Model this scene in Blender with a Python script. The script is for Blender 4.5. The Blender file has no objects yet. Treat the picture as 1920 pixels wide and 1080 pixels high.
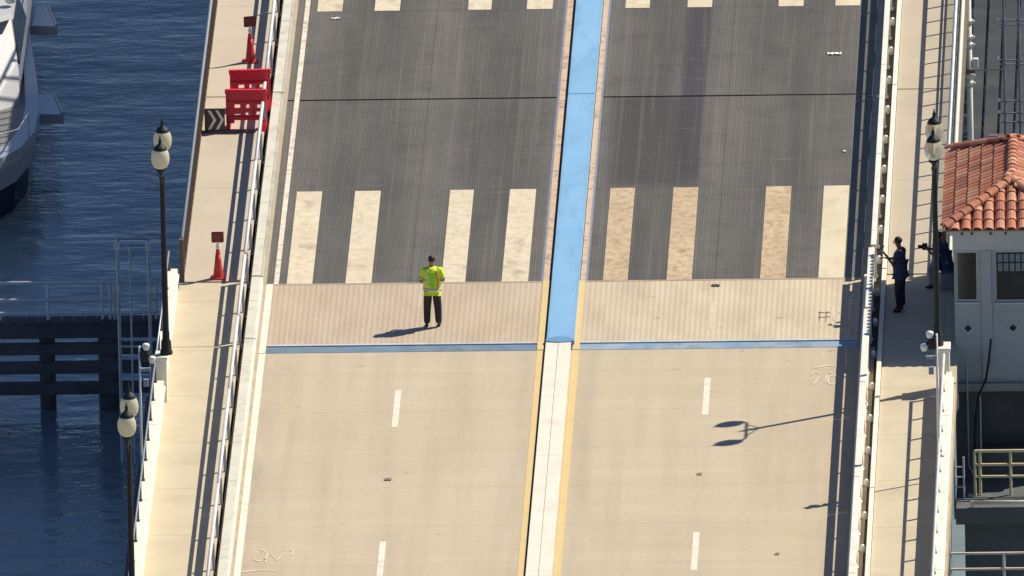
import bpy, bmesh, math, random
from mathutils import Vector, Matrix
random.seed(7)
R = math.radians
sc = bpy.context.scene
# ---------------------------------------------------------------- camera, sky, sun, exposure
F_PX, PITCH, YAW, ROLL = 65700.0, R(17), R(1.88), R(1.2)
fw = Vector((-math.sin(YAW)*math.cos(PITCH), math.cos(YAW)*math.cos(PITCH), -math.sin(PITCH)))
rt0 = Vector((math.cos(YAW), math.sin(YAW), 0)); up0 = rt0.cross(fw)
rt = rt0*math.cos(ROLL) - up0*math.sin(ROLL); up = up0*math.cos(ROLL) + rt0*math.sin(ROLL)
cd = bpy.data.cameras.new('camera'); cam = bpy.data.objects.new('camera', cd); sc.collection.objects.link(cam)
M3 = Matrix((rt, up, -fw)).transposed()
cam.matrix_world = Matrix.Translation((25.326, -804.703, 247.576)) @ M3.to_4x4()
cd.sensor_width = 36; cd.lens = 36*F_PX/1920; cd.clip_start = 20; cd.clip_end = 12000
sc.camera = cam
SUN_EL, SUN_AZ = R(48), R(59.5)
w = bpy.data.worlds.new('World'); sc.world = w; w.use_nodes = True
wn = w.node_tree.nodes; wl = w.node_tree.links
sky = wn.new('ShaderNodeTexSky'); sky.sky_type = 'NISHITA'; sky.sun_disc = False
sky.sun_elevation = SUN_EL; sky.sun_rotation = SUN_AZ
sky.air_density = 1.0; sky.dust_density = 0.2; sky.ozone_density = 2.5
bg = wn['Background']; tint = wn.new('ShaderNodeMix'); tint.data_type = 'RGBA'; tint.blend_type = 'MULTIPLY'; tint.inputs[0].default_value = 1
tint.inputs[7].default_value = (.84, .95, 1.16, 1); wl.new(sky.outputs[0], tint.inputs[6]); wl.new(tint.outputs[2], bg.inputs[0]); bg.inputs[1].default_value = 0.066
sd = bpy.data.lights.new('sun', 'SUN'); sd.energy = 5.0; sd.angle = R(0.5); sd.color = (1.0, 0.945, 0.80)
sun = bpy.data.objects.new('sun', sd); sc.collection.objects.link(sun)
sdir = Vector((math.sin(SUN_AZ)*math.cos(SUN_EL), math.cos(SUN_AZ)*math.cos(SUN_EL), math.sin(SUN_EL)))
sun.rotation_euler = (-sdir).to_track_quat('-Z', 'Y').to_euler(); sun.location = (30, 20, 60)
vs = sc.view_settings; vs.view_transform = 'Standard'; vs.look = 'None'; vs.gamma = 1; vs.exposure = 0.16
vs.use_curve_mapping = False
C = sc.collection

# ---------------------------------------------------------------- helpers
class MB:
    def __init__(s): s.bm = bmesh.new()
    def box(s, x0, x1, y0, y1, z0, z1, bev=0):
        g = bmesh.ops.create_cube(s.bm, size=1)
        for v in g['verts']:
            v.co = Vector(((x0+x1)/2 + v.co.x*(x1-x0), (y0+y1)/2 + v.co.y*(y1-y0), (z0+z1)/2 + v.co.z*(z1-z0)))
        if bev:
            es = list({e for v in g['verts'] for e in v.link_edges})
            bmesh.ops.bevel(s.bm, geom=es, offset=bev, segments=2, affect='EDGES', profile=0.5)
        return s
    def tube(s, a, b, r, r2=None, n=8, caps=True):
        a, b = Vector(a), Vector(b); d = b-a; r2 = r if r2 is None else r2
        q = d.to_track_quat('Z', 'Y').to_matrix()
        A = [s.bm.verts.new(a + q @ Vector((r*math.cos(2*math.pi*i/n), r*math.sin(2*math.pi*i/n), 0))) for i in range(n)]
        B = [s.bm.verts.new(b + q @ Vector((r2*math.cos(2*math.pi*i/n), r2*math.sin(2*math.pi*i/n), 0))) for i in range(n)]
        for i in range(n):
            s.bm.faces.new((A[i], A[(i+1) % n], B[(i+1) % n], B[i]))
        if caps:
            s.bm.faces.new(A[::-1]); s.bm.faces.new(B)
        return s
    def path(s, pts, r, n=8):
        for a, b in zip(pts[:-1], pts[1:]): s.tube(a, b, r, n=n)
        for p in pts[1:-1]: s.ball(p, r*1.02, n)
        return s
    def ball(s, c, r, n=10, sc_=(1, 1, 1)):
        g = bmesh.ops.create_uvsphere(s.bm, u_segments=n, v_segments=max(4, n//2+1), radius=r)
        for v in g['verts']: v.co = Vector((v.co.x*sc_[0], v.co.y*sc_[1], v.co.z*sc_[2])) + Vector(c)
        return s
    def lathe(s, c, prof, n=16):
        c = Vector(c); rings = []
        for r, z in prof:
            if r < 1e-5: rings.append([s.bm.verts.new(c+Vector((0, 0, z)))])
            else: rings.append([s.bm.verts.new(c+Vector((r*math.cos(2*math.pi*i/n), r*math.sin(2*math.pi*i/n), z))) for i in range(n)])
        for a, b in zip(rings[:-1], rings[1:]):
            for i in range(n):
                j = (i+1) % n
                if len(a) == 1 and len(b) == 1: continue
                if len(a) == 1: s.bm.faces.new((a[0], b[j], b[i]))
                elif len(b) == 1: s.bm.faces.new((a[i], a[j], b[0]))
                else: s.bm.faces.new((a[i], a[j], b[j], b[i]))
        return s
    def poly(s, pts, z0, z1):
        lo = [s.bm.verts.new((x, y, z0)) for x, y in pts]; hi = [s.bm.verts.new((x, y, z1)) for x, y in pts]
        s.bm.faces.new(hi); s.bm.faces.new(lo[::-1]); n = len(pts)
        for i in range(n): s.bm.faces.new((lo[i], lo[(i+1) % n], hi[(i+1) % n], hi[i]))
        return s
    def loft(s, rings, close=True):
        rv = [[s.bm.verts.new(p) for p in r] for r in rings]; n = len(rings[0])
        for a, b in zip(rv[:-1], rv[1:]):
            for i in range(n): s.bm.faces.new((a[i], a[(i+1) % n], b[(i+1) % n], b[i]))
        if close: s.bm.faces.new(rv[0][::-1]); s.bm.faces.new(rv[-1])
        return s
    def build(s, name, mat, parent=None, smooth=False, loc=None):
        me = bpy.data.meshes.new(name)
        bmesh.ops.recalc_face_normals(s.bm, faces=s.bm.faces[:])
        if smooth:
            for f in s.bm.faces: f.smooth = True
        s.bm.to_mesh(me); s.bm.free()
        if mat: me.materials.append(mat)
        return link(name, me, parent, loc)

def link(name, me, parent=None, loc=None):
    o = bpy.data.objects.new(name, me); C.objects.link(o)
    if parent: o.parent = parent
    if loc: o.location = loc
    return o
def thing(name, label, cat, loc=(0, 0, 0), group=None, rz=0):
    o = bpy.data.objects.new(name, None); C.objects.link(o); o.location = loc; o.rotation_euler = (0, 0, rz)
    return tag(o, label, cat, group)
def tag(o, label, cat, group=None):
    o['label'] = label; o['category'] = cat
    if group: o['group'] = group
    return o
def struct(o): o['kind'] = 'structure'; return o
def stuff(o): o['kind'] = 'stuff'; return o
def copy_tree(o, parent=None):
    c = o.copy(); C.objects.link(c)
    if parent: c.parent = parent
    for ch in [k for k in o.children]: copy_tree(ch, c)
    return c
def B(x0, x1, y0, y1, z0, z1, bev=0): return MB().box(x0, x1, y0, y1, z0, z1, bev)

def wall_boxes(mb, x0, x1, z0, z1, y0, y1, ops):
    xs = sorted({x0, x1, *[o[0] for o in ops], *[o[1] for o in ops]}); zs = sorted({z0, z1, *[o[2] for o in ops], *[o[3] for o in ops]})
    bm = mb.bm; V = {}
    def hole(xm, zm): return any(a < xm < b and c < zm < d for a, b, c, d in ops)
    def v(x, y, z):
        k = (round(x, 4), round(y, 4), round(z, 4))
        if k not in V: V[k] = bm.verts.new((x, y, z))
        return V[k]
    nx, nz = len(xs)-1, len(zs)-1
    solid = lambda i, j: 0 <= i < nx and 0 <= j < nz and not hole((xs[i]+xs[i+1])/2, (zs[j]+zs[j+1])/2)
    for i in range(nx):
        for j in range(nz):
            if not solid(i, j): continue
            a, b, c, d = xs[i], xs[i+1], zs[j], zs[j+1]
            bm.faces.new((v(a, y0, c), v(b, y0, c), v(b, y0, d), v(a, y0, d)))
            bm.faces.new((v(a, y1, c), v(a, y1, d), v(b, y1, d), v(b, y1, c)))
            if not solid(i-1, j): bm.faces.new((v(a, y0, c), v(a, y0, d), v(a, y1, d), v(a, y1, c)))
            if not solid(i+1, j): bm.faces.new((v(b, y0, c), v(b, y1, c), v(b, y1, d), v(b, y0, d)))
            if not solid(i, j-1): bm.faces.new((v(a, y0, c), v(a, y1, c), v(b, y1, c), v(b, y0, c)))
            if not solid(i, j+1): bm.faces.new((v(a, y0, d), v(b, y0, d), v(b, y1, d), v(a, y1, d)))
    return mb

# ---------------------------------------------------------------- materials
class NT:
    def __init__(s, name, rough=.7, metal=0):
        s.m = bpy.data.materials.new(name); s.m.use_nodes = True; s.t = s.m.node_tree; s.n = s.t.nodes; s.l = s.t.links
        s.p = s.n['Principled BSDF']; s.p.inputs['Roughness'].default_value = rough; s.p.inputs['Metallic'].default_value = metal
        s.tc = s.n.new('ShaderNodeTexCoord').outputs['Object']
    def map(s, scale=(1, 1, 1), loc=(0, 0, 0)):
        m = s.n.new('ShaderNodeMapping'); m.inputs['Scale'].default_value = scale; m.inputs['Location'].default_value = loc
        s.l.new(s.tc, m.inputs[0]); return m.outputs[0]
    def noise(s, scale=(1, 1, 1), lo=.35, hi=.65, detail=4, rough=.55, loc=(0, 0, 0)):
        t = s.n.new('ShaderNodeTexNoise'); t.inputs['Scale'].default_value = 1; t.inputs['Detail'].default_value = detail
        t.inputs['Roughness'].default_value = rough
        s.l.new(s.map(scale, loc), t.inputs['Vector'])
        return s.ramp(t.outputs[0], lo, hi)
    def ramp(s, x, lo, hi):
        r = s.n.new('ShaderNodeMapRange'); r.inputs['From Min'].default_value = lo; r.inputs['From Max'].default_value = hi
        r.clamp = True; s.l.new(x, r.inputs[0]); return r.outputs[0]
    def mix(s, f, a, b, mode='MIX'):
        m = s.n.new('ShaderNodeMix'); m.data_type = 'RGBA'; m.blend_type = mode
        for i, x in ((0, f), (6, a), (7, b)):
            if isinstance(x, (int, float)): m.inputs[i].default_value = x
            elif isinstance(x, tuple): m.inputs[i].default_value = (*x, 1)
            else: s.l.new(x, m.inputs[i])
        return m.outputs[2]
    def math(s, op, a, b=0.0):
        m = s.n.new('ShaderNodeMath'); m.operation = op
        for i, x in enumerate((a, b)):
            if isinstance(x, (int, float)): m.inputs[i].default_value = x
            else: s.l.new(x, m.inputs[i])
        return m.outputs[0]
    def wave(s, scale):       # sine stripes across X: value 0..1
        sp = s.n.new('ShaderNodeSeparateXYZ'); s.l.new(s.tc, sp.inputs[0])
        return s.math('MULTIPLY_ADD', s.math('SINE', s.math('MULTIPLY', sp.outputs[0], 2*math.pi*scale)), .5), sp
    def sine01(s, comp, scale):
        x = s.math('SINE', s.math('MULTIPLY', comp, 2*math.pi*scale)); return s.math('ADD', s.math('MULTIPLY', x, .5), .5)
    def xyz(s):
        sp = s.n.new('ShaderNodeSeparateXYZ'); s.l.new(s.tc, sp.inputs[0]); return sp.outputs
    def col(s, c): s.l.new(c, s.p.inputs['Base Color']); return s
    def bump(s, h, strength=.3, dist=.01):
        b = s.n.new('ShaderNodeBump'); b.inputs['Strength'].default_value = strength; b.inputs['Distance'].default_value = dist
        s.l.new(h, b.inputs['Height']); s.l.new(b.outputs[0], s.p.inputs['Normal']); return s

def worn(name, a, b, rough=.75, metal=0, sc_=3.0, bump=0, dirt=None, dsc=1.2, damt=.5):
    t = NT(name, rough, metal)
    c = t.mix(t.noise((sc_,)*3, .3, .7), a, b)
    if dirt: c = t.mix(t.math('MULTIPLY', t.noise((dsc,)*3, .5, .72, detail=7, rough=.65, loc=(7, 3, 1)), damt), c, dirt)
    t.col(c)
    if bump: t.bump(t.noise((40,)*3, .2, .8), .5, bump)
    return t.m
def plain(name, c, rough=.6, metal=0):
    d = tuple(x*.86 for x in c); return worn(name, c, d, rough, metal, 5.0)

def road_mat():
    t = NT('road_concrete', .85)
    c = t.mix(t.noise((.35, .16, 1), .3, .7, 5), (.575, .462, .325), (.522, .412, .288))
    c = t.mix(t.math('MULTIPLY', t.noise((.12, .9, 1), .45, .7, 5, loc=(3, 9, 0)), .55), c, (.62, .52, .36))       # screed bands across
    c = t.mix(t.math('MULTIPLY', t.noise((1.5, .06, 1), .45, .7, 4, loc=(1, 2, 0)), .6), c, (.44, .355, .25))       # wheel tracks
    c = t.mix(t.math('MULTIPLY', t.noise((.25, .25, 1), .5, .66, 3, loc=(11, 5, 0)), .45), c, (.55, .47, .30))
    x = t.xyz()
    edge = t.math('MULTIPLY', t.ramp(t.math('ABSOLUTE', x[0]), 6.35, 7.0), t.noise((2, .35, 1), .25, .75, 5, loc=(5, 5, 5)))
    c = t.mix(t.math('MULTIPLY', edge, .75), c, (.29, .245, .20))                                                   # grime by the gutter
    gut = t.ramp(t.math('MULTIPLY', t.math('ABSOLUTE', t.math('SUBTRACT', t.math('ABSOLUTE', x[0]), .75)), -1), -.45, 0)
    c = t.mix(t.math('MULTIPLY', t.math('MULTIPLY', gut, t.noise((3, .5, 1), .3, .7)), .3), c, (.36, .30, .24))
    spots = t.noise((2.2, 2.2, 1), .68, .78, 3, loc=(2, 8, 0)); c = t.mix(t.math('MULTIPLY', spots, .6), c, (.2, .17, .13))
    c = t.mix(t.math('MULTIPLY', t.noise((9, 9, 1), .3, .75, 6, .75), .30), c, (.27, .21, .15))
    sl = t.sine01(x[1], 1/3.05); c = t.mix(t.math('MULTIPLY', t.ramp(sl, .9994, 1.0), .28), c, (.2, .16, .12))      # saw-cut joints
    t.col(c).bump(t.noise((25, 25, 1), .2, .8), .3, .006); return t.m
def grid_mat(name, a, b, k=1.0):
    t = NT(name, .62, .25); x = t.xyz()
    c = t.mix(t.noise((.5, .22, 1), .3, .72, 6, loc=(3, 1, 0)), a, b)
    c = t.mix(t.math('MULTIPLY', t.noise((1.1, .05, 1), .5, .68, 4, loc=(9, 4, 0)), .5), c, tuple(v*1.5 for v in a))
    c = t.mix(t.math('MULTIPLY', t.noise((.3, 2.0, 1), .55, .75, 5, loc=(6, 2, 0)), .4), c, tuple(v*.62 for v in a))
    st = t.math('MULTIPLY', t.sine01(x[0], 1/.125), t.noise((1.3, .08, 1), .4, .62, 2, loc=(4, 4, 0)))
    c = t.mix(t.math('MULTIPLY', st, .14*k), c, (.30, .25, .18))
    c = t.mix(t.math('MULTIPLY', t.ramp(t.sine01(x[0], 1/.0625), .5, 1), .12), c, tuple(v*.55 for v in a))
    c = t.mix(t.math('MULTIPLY', t.ramp(t.sine01(x[1], 1/.25), .8, 1), .06), c, tuple(v*.5 for v in a))
    c = t.mix(t.math('MULTIPLY', t.noise((2.5, 2.5, 1), .68, .76, 5, loc=(2, 7, 0)), .6), c, (.04, .035, .03))
    ax = t.math('ABSOLUTE', x[0]); M_ = t.math
    l1 = M_('ABSOLUTE', M_('SUBTRACT', ax, 1.95)); l2 = M_('ABSOLUTE', M_('SUBTRACT', ax, 5.2)); lane = M_('MINIMUM', l1, l2)
    tr = M_('MULTIPLY', t.ramp(M_('MULTIPLY', lane, -1), -1.45, -.5), t.noise((.9, .09, 1), .22, .62, 5, loc=(8, 8, 0)))
    c = t.mix(M_('MULTIPLY', tr, .62), c, tuple(v*.48 for v in a))                      # rubber laid down along the lanes
    band = t.ramp(M_('MULTIPLY', M_('ABSOLUTE', M_('SUBTRACT', M_('ADD', x[0], M_('MULTIPLY', t.noise((.2, .35, 1), .2, .8, 3), .12)), 2.86)), -1), -.36, -.24)
    ymask = M_('MULTIPLY', t.ramp(x[1], 12.3, 14), M_('MULTIPLY', t.ramp(M_('MULTIPLY', x[1], -1), -28.4, -28.2), t.noise((.6, .15, 1), .05, .45, 4)))
    c = t.mix(M_('MULTIPLY', M_('MULTIPLY', band, ymask), .80), c, (.052, .040, .045))     # spilt bitumen strip
    blk = M_('MULTIPLY', M_('MULTIPLY', t.ramp(x[0], .7, 1.1), t.ramp(M_('MULTIPLY', x[0], -1), -2.9, -2.5)), M_('MULTIPLY', t.ramp(x[1], 12.8, 13.4), t.ramp(M_('MULTIPLY', x[1], -1), -20.6, -20.5)))
    c = t.mix(M_('MULTIPLY', blk, .72), c, tuple(v*.42 for v in a))
    sc1 = t.noise((.9, 5.5, 1), .60, .74, 5, .6, loc=(4, 2, 0)); c = t.mix(M_('MULTIPLY', sc1, .40), c, tuple(v*1.8 for v in a))
    c = t.mix(M_('MULTIPLY', t.noise((1.0, .8, 1), .5, .72, 6, .7, loc=(14, 2, 0)), .45), c, tuple(v*.5 for v in a))
    c = t.mix(M_('MULTIPLY', t.noise((6, .07, 1), .52, .72, 4, .6, loc=(5, 12, 0)), .30), c, (.25, .215, .165))
    c = t.mix(M_('MULTIPLY', t.noise((5, 5, 1), .70, .76, 3, loc=(3, 3, 3)), .5), c, (.30, .26, .21))
    t.col(c).bump(t.sine01(x[0], 1/.0625), .25, .01); return t.m
def grooved_mat():
    t = NT('grooved_concrete', .85); x = t.xyz()
    c = t.mix(t.ramp(x[0], -2, 3), (.50, .388, .285), (.60, .49, .345))
    c = t.mix(t.math('MULTIPLY', t.noise((1.2, .35, 1), .4, .7, 5), .6), c, (.40, .30, .205))
    c = t.mix(t.math('MULTIPLY', t.ramp(t.sine01(x[0], 1/.13), .45, 1), .13), c, (.27, .195, .135))
    c = t.mix(t.math('MULTIPLY', t.noise((6, 1.0, 1), .55, .75, 3, loc=(1, 6, 0)), .35), c, (.60, .50, .36))
    c = t.mix(t.math('MULTIPLY', t.noise((1.6, 2.2, 1), .68, .75, 5, loc=(8, 2, 0)), .6), c, (.16, .12, .09))
    t.col(c).bump(t.sine01(x[0], 1/.13), .4, .012); return t.m
def pad_mat(name, a, b, d, amt):
    t = NT(name, .85)
    c = t.mix(t.noise((.9, .5, 1), .35, .65, 6), a, b)
    c = t.mix(t.math('MULTIPLY', t.noise((4.6, 3.6, 1), .46, .64, 8, .8, loc=(3, 3, 0)), amt), c, d)
    c = t.mix(t.math('MULTIPLY', t.noise((1.2, .7, 1), .58, .68, 5, loc=(7, 1, 0)), amt*.8), c, tuple(v*.7 for v in d))
    t.col(c).bump(t.noise((12, 12, 1), .2, .8, 6), .5, .01); return t.m
def water_mat():
    t = NT('sea_water', .06); t.p.inputs['IOR'].default_value = 1.33
    c = t.mix(t.noise((.16, .10, 1), .35, .65, 5), (.245, .295, .305), (.160, .205, .230)); t.col(c)
    a = t.noise((.55, .95, 1), .2, .8, 5, .6); b = t.noise((1.6, 3.2, 1), .2, .8, 4, .6, loc=(5, 5, 0)); d = t.noise((.12, .22, 1), .2, .8, 3, loc=(1, 9, 0))
    h = t.math('ADD', t.math('ADD', t.math('MULTIPLY', a, .55), t.math('MULTIPLY', b, .16)), t.math('MULTIPLY', d, 1.1))
    t.bump(h, .42, .17); return t.m
def blue_mat():
    t = NT('median_blue_paint', .55); x = t.xyz()
    c = t.mix(t.noise((.8, .25, 1), .35, .65, 5), (.205, .405, .62), (.245, .455, .67))
    c = t.mix(t.math('MULTIPLY', t.noise((2.2, .5, 1), .52, .70, 6, .7, loc=(3, 1, 0)), .65), c, (.155, .30, .47))
    c = t.mix(t.math('MULTIPLY', t.noise((5, .35, 1), .62, .74, 5, .7, loc=(9, 5, 0)), .7), c, (.36, .50, .62))
    c = t.mix(t.math('MULTIPLY', t.noise((3, 3, 1), .68, .74, 5, .7, loc=(1, 7, 0)), .7), c, (.16, .19, .22))
    e = t.ramp(t.math('ABSOLUTE', t.math('SUBTRACT', x[0], .047)), .24, .34)
    c = t.mix(t.math('MULTIPLY', t.math('MULTIPLY', e, t.noise((4, .8, 1), .3, .7, 5)), .55), c, (.15, .24, .34))
    t.col(c); return t.m
def glassy(name, c, rough=.08):
    t = NT(name, rough); t.col(t.mix(t.noise((2, 2, 2), .3, .7), c, tuple(v*.7 for v in c))); return t.m

M = dict(
 road=road_mat(), water=water_mat(), grooved=grooved_mat(),
 grid=grid_mat('steel_grid', (.124, .109, .092), (.156, .139, .118)),
 pad_l=pad_mat('patched_concrete_pale', (.70, .60, .44), (.64, .53, .38), (.42, .31, .21), .60),
 pad_r=pad_mat('patched_concrete_brown', (.60, .45, .29), (.50, .365, .225), (.24, .15, .085), .75),
 pad_w=pad_mat('patched_concrete_cream', (.68, .60, .43), (.62, .52, .36), (.48, .38, .26), .35),
 walk=worn('sidewalk_concrete', (.57, .48, .34), (.51, .425, .30), .85, 0, .7, .004, (.40, .315, .22), .5, .5),
 walk_pink=worn('leaf_walk_surface', (.54, .455, .35), (.50, .41, .31), .8, 0, .5, .003, (.42, .33, .25), .8, .4),
 curb=worn('curb_concrete', (.50, .46, .38), (.44, .40, .33), .85, 0, 1.5, .004, (.25, .22, .18), 1.6, .7),
 curb_lt=worn('curb_pale_concrete', (.64, .60, .49), (.56, .53, .44), .85, 0, 1.5, .004, (.36, .33, .28), 1.8, .7),
 walk_tan=worn('leaf_walk_tan', (.48, .405, .30), (.44, .365, .27), .8, 0, .5, .003, (.36, .29, .22), .8, .4),
 slot=worn('slot_shade_strip', (.045, .04, .035), (.07, .06, .05), .8),
 curb_tan=worn('gutter_concrete', (.45, .36, .25), (.38, .30, .21), .85, 0, 1.2, .004, (.22, .17, .12), 1.5, .6),
 white=worn('weathered_white_paint', (.80, .76, .66), (.74, .69, .58), .6, 0, 1.5, 0, (.52, .44, .34), 2.0, .5),
 parapet=worn('parapet_white', (.84, .80, .66), (.80, .75, .60), .7, 0, 1.2, .003, (.50, .47, .34), 1.7, .55),
 line=worn('road_line_white', (.80, .74, .62), (.72, .64, .50), .7, 0, 3, 0, (.48, .38, .27), 2.5, .6),
 lineworn=worn('road_line_peeling', (.80, .74, .62), (.62, .50, .38), .7, 0, 4, 0, (.22, .18, .15), 3.5, .95),
 nosing=worn('nosing_scuffed', (.55, .60, .66), (.50, .46, .40), .6, 0, 1.3, 0, (.30, .30, .32), 1.5, .9),
 ghost=worn('road_line_faded', (.66, .56, .41), (.56, .45, .31), .8, 0, 4, 0, (.52, .41, .28), 2, .9),
 yellow=worn('road_line_yellow', (.70, .50, .20), (.66, .48, .22), .7, 0, 3, 0, (.50, .38, .22), 2.0, .5),
 yellowworn=worn('road_line_yellow_peeling', (.62, .45, .27), (.60, .38, .27), .7, 0, 5, 0, (.20, .15, .12), 3.6, 1.0),
 median=worn('median_cream', (.76, .71, .60), (.72, .66, .55), .75, 0, 1, .003, (.55, .47, .37), 1.3, .4),
 medblue=blue_mat(),
 medblue_dk=worn('median_nose_blue', (.13, .27, .46), (.16, .33, .54), .5, 0, 2),
 jointblue_r=worn('joint_blue_paint_right', (.17, .29, .44), (.34, .40, .44), .6, 0, 1.1, 0, (.12, .135, .16), 1.3, .9),
 jointblue=worn('joint_blue_paint', (.12, .20, .31), (.20, .26, .31), .6, 0, 1.1, 0, (.10, .115, .14), 1.3, .9),
 dark=worn('dark_gap_and_shade', (.02, .02, .025), (.03, .028, .03), .8),
 steel=worn('galvanised_steel', (.42, .44, .48), (.34, .36, .40), .45, .5, 3),
 steel_lilac=worn('galvanised_pipe', (.26, .285, .33), (.21, .235, .28), .6, .1, 3),
 brown=worn('rusty_brown_steel', (.13, .09, .065), (.19, .14, .10), .75, 0, 4),
 railwhite=worn('rail_white', (.78, .76, .74), (.70, .66, .64), .45, 0, 2, 0, (.50, .40, .38), 3, .6),
 railgrey=worn('rail_grey', (.30, .31, .35), (.22, .23, .27), .5, .3, 3),
 black=worn('black_iron', (.007, .007, .010), (.012, .011, .014), .6, 0, 5),
 globe=glassy('cream_globe', (.80, .73, .50), .25),
 girder=worn('girder_steel', (.16, .14, .15), (.11, .10, .11), .7, 0, 1),
 pier=worn('pier_concrete', (.13, .135, .14), (.095, .10, .105), .85, 0, .6, .01, (.06, .065, .06), .8, .7),
 timber=worn('wet_timber', (.12, .115, .125), (.07, .07, .085), .85, 0, 1.2, .01),
 cover_dark=worn('dark_water_standin', (.050, .050, .055), (.030, .032, .038), .6, 0, 1.0, .01, (.085, .08, .075), .5, .7),
 dockrail=worn('dock_rail_grey', (.64, .68, .72), (.54, .58, .62), .5, .2, 3),
 stucco=worn('house_stucco', (.40, .42, .42), (.36, .375, .375), .85, 0, .9, .003, (.36, .37, .36), .9, .45),
 stucco_lt=worn('house_frieze', (.52, .53, .51), (.47, .48, .465), .8, 0, 1.3, .002, (.45, .43, .38), 1.2, .35),
 stucco_dk=worn('house_ledge', (.30, .30, .29), (.24, .24, .24), .85, 0, 1.2),
 glassdark=glassy('window_glass', (.010, .012, .016), .10),
 pane=glassy('pale_pane', (.20, .24, .27), .12),
 red=worn('barricade_red', (.85, .03, .05), (.76, .02, .04), .4, 0, 3, 0, (.34, .02, .03), 2, .5),
 cone=worn('cone_red', (.66, .04, .035), (.56, .035, .035), .5, 0, 4),
 signred=worn('paddle_dark_red', (.22, .03, .022), (.18, .022, .018), .5, 0, 4),
 boardblack=plain('board_black', (.035, .032, .034), .4),
 boardwhite=plain('board_white', (.85, .85, .82), .4),
 lampwhite=plain('lamp_white', (.86, .86, .84), .3),
 hull=worn('boat_gelcoat', (.56, .55, .56), (.47, .47, .51), .2, 0, .6),
 hullband=worn('boat_coaming', (.50, .54, .58), (.42, .46, .52), .3, 0, .6),
 boatdeck=worn('boat_deck', (.34, .31, .28), (.27, .25, .23), .6, 0, 1.2),
 hulldark=plain('boat_boot_and_reflection', (.018, .022, .05), .2),
 cream=worn('balcony_cream', (.74, .66, .40), (.66, .58, .34), .5, 0, 3),
 paper=plain('paper', (.85, .84, .80), .8),
 skin=plain('skin', (.34, .18, .12), .55), skin_dk=plain('skin_dark', (.12, .065, .045), .55),
 hair=plain('dark_hair', (.010, .008, .008), .6),
 hivis=worn('hi_vis_lime', (.72, .86, .035), (.62, .80, .025), .6, 0, 4), 
 hivis_green=plain('hi_vis_green_panel', (.30, .74, .012), .6),
 reflect=plain('reflective_tape', (.66, .62, .42), .35), orange=plain('orange_tape', (.70, .36, .10), .6),
 trousers=plain('charcoal_trousers', (.030, .024, .024), .8),
 navy=plain('navy_shirt', (.022, .030, .095), .8), darkcloth=plain('dark_trousers', (.012, .012, .018), .8),
 shoe=plain('black_leather', (.012, .010, .010), .5), khaki=plain('pale_trousers', (.34, .28, .32), .8),
)
def globe_mat(name, c, f, rough):
    t = NT(name, rough); t.p.inputs['Transmission Weight'].default_value = f[1]; t.p.inputs['IOR'].default_value = 1.2
    col = t.mix(t.noise((3, 3, 3), .3, .7), c, tuple(v*.92 for v in c)); t.col(col)
    tr = t.n.new('ShaderNodeBsdfTranslucent'); t.l.new(col, tr.inputs[0]); mx = t.n.new('ShaderNodeMixShader'); mx.inputs[0].default_value = f[0]
    t.l.new(t.p.outputs[0], mx.inputs[1]); t.l.new(tr.outputs[0], mx.inputs[2]); t.l.new(mx.outputs[0], t.n['Material Output'].inputs[0]); return t.m
M['globe'] = globe_mat('cream_globe_glass', (.92, .86, .66), (.5, 0), .25)
M['clear'] = globe_mat('clear_globe_glass', (.90, .86, .70), (.25, .9), .12)
TILES = [worn('clay_tile_%s' % n, a, tuple(v*.78 for v in a), .75, 0, 6, .003) for n, a in (
  ('orange', (.60, .215, .11)), ('salmon', (.64, .28, .17)), ('brick', (.47, .165, .105)), ('pale', (.68, .34, .20)))]

Y0, Y1 = -45.0, 92.0          # how far the bridge is built toward and away from the camera
# ---------------------------------------------------------------- the large structure
mb = MB(); mb.box(-4000, 4000, -1500, 7000, -9.6, -9.0); struct(mb.build('water', M['water']))
road = struct(B(-7.62, 7.62, Y0, -.52, -.5, 0).build('road', M['road']))
mb = MB()
for k in range(15):
    x = -7.55+k*15.1/14; mb.box(x-.02, x+.02, 5.15, Y1, -.16, -.045)
y = 5.2
while y < Y1: mb.box(-7.62, 7.62, y-.05, y+.05, -.45, -.06); y += 3.84
leaf = struct(mb.box(-.5, .53, 5.15, Y1, -.3, -.04).build('bridge_leaf', M['girder']))
for i, sg in enumerate((-1, 1)):
    a, b = sorted((sg*.33, sg*7.2))
    B(a, b, -.50, -.03, -.4, .004).build('expansion_joint', M['jointblue'] if sg < 0 else M['jointblue_r'], road)
    B(a, b, -.03, .045, -.4, -.07).build('gap_or_shade_strip', M['dark'], road)
    B(a, b, .045, .17, -.4, .014).build('joint_nosing', M['nosing'], road)
    B(a, b, .17, 5.06, -.4, .006).build('grooved_slab', M['grooved'], road)
    B(a, b, 5.06, 5.15, -.4, .012).build('joint_nosing', M['curb_tan'], road)
# blue overspray at the joint, lane dashes, edge lines (sheets)
B(-7.19, -7.03, Y0, -.52, 0, .005).build('edge_line', M['line'], road)
B(-7.19, -7.03, -.5, 5.15, .006, .015).build('edge_line', M['line'], road)
for sg in (-1, 1):
    cx = -3.745 if sg < 0 else 3.65
    for y in (([-6.6+0, -18.7, -28, -37.3]) if sg < 0 else [-5.9, -18.25, -27.5, -36.8]):
        B(cx-.075, cx+.075, y, y+3.0, 0, .005).build('lane_dash', M['line'], road)
B(3.58, 3.74, 1.0, 3.3, .006, .011).build('lane_dash', M['ghost'], road)
for x0, x1 in ((-.50, -.345), (.36, .52)):
    B(x0, x1, Y0, -.52, 0, .006).build('yellow_line', M['yellow'], road)
    B(x0, x1, -.5, 5.15, .004, .018).build('yellow_line', M['yellow'], road)
B(-.34, -.305, Y0, 5.1, -.02, .003).build('gap_or_shade_strip', M['dark'], road)  # dark strip painted as the shadow left of the raised median
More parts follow.
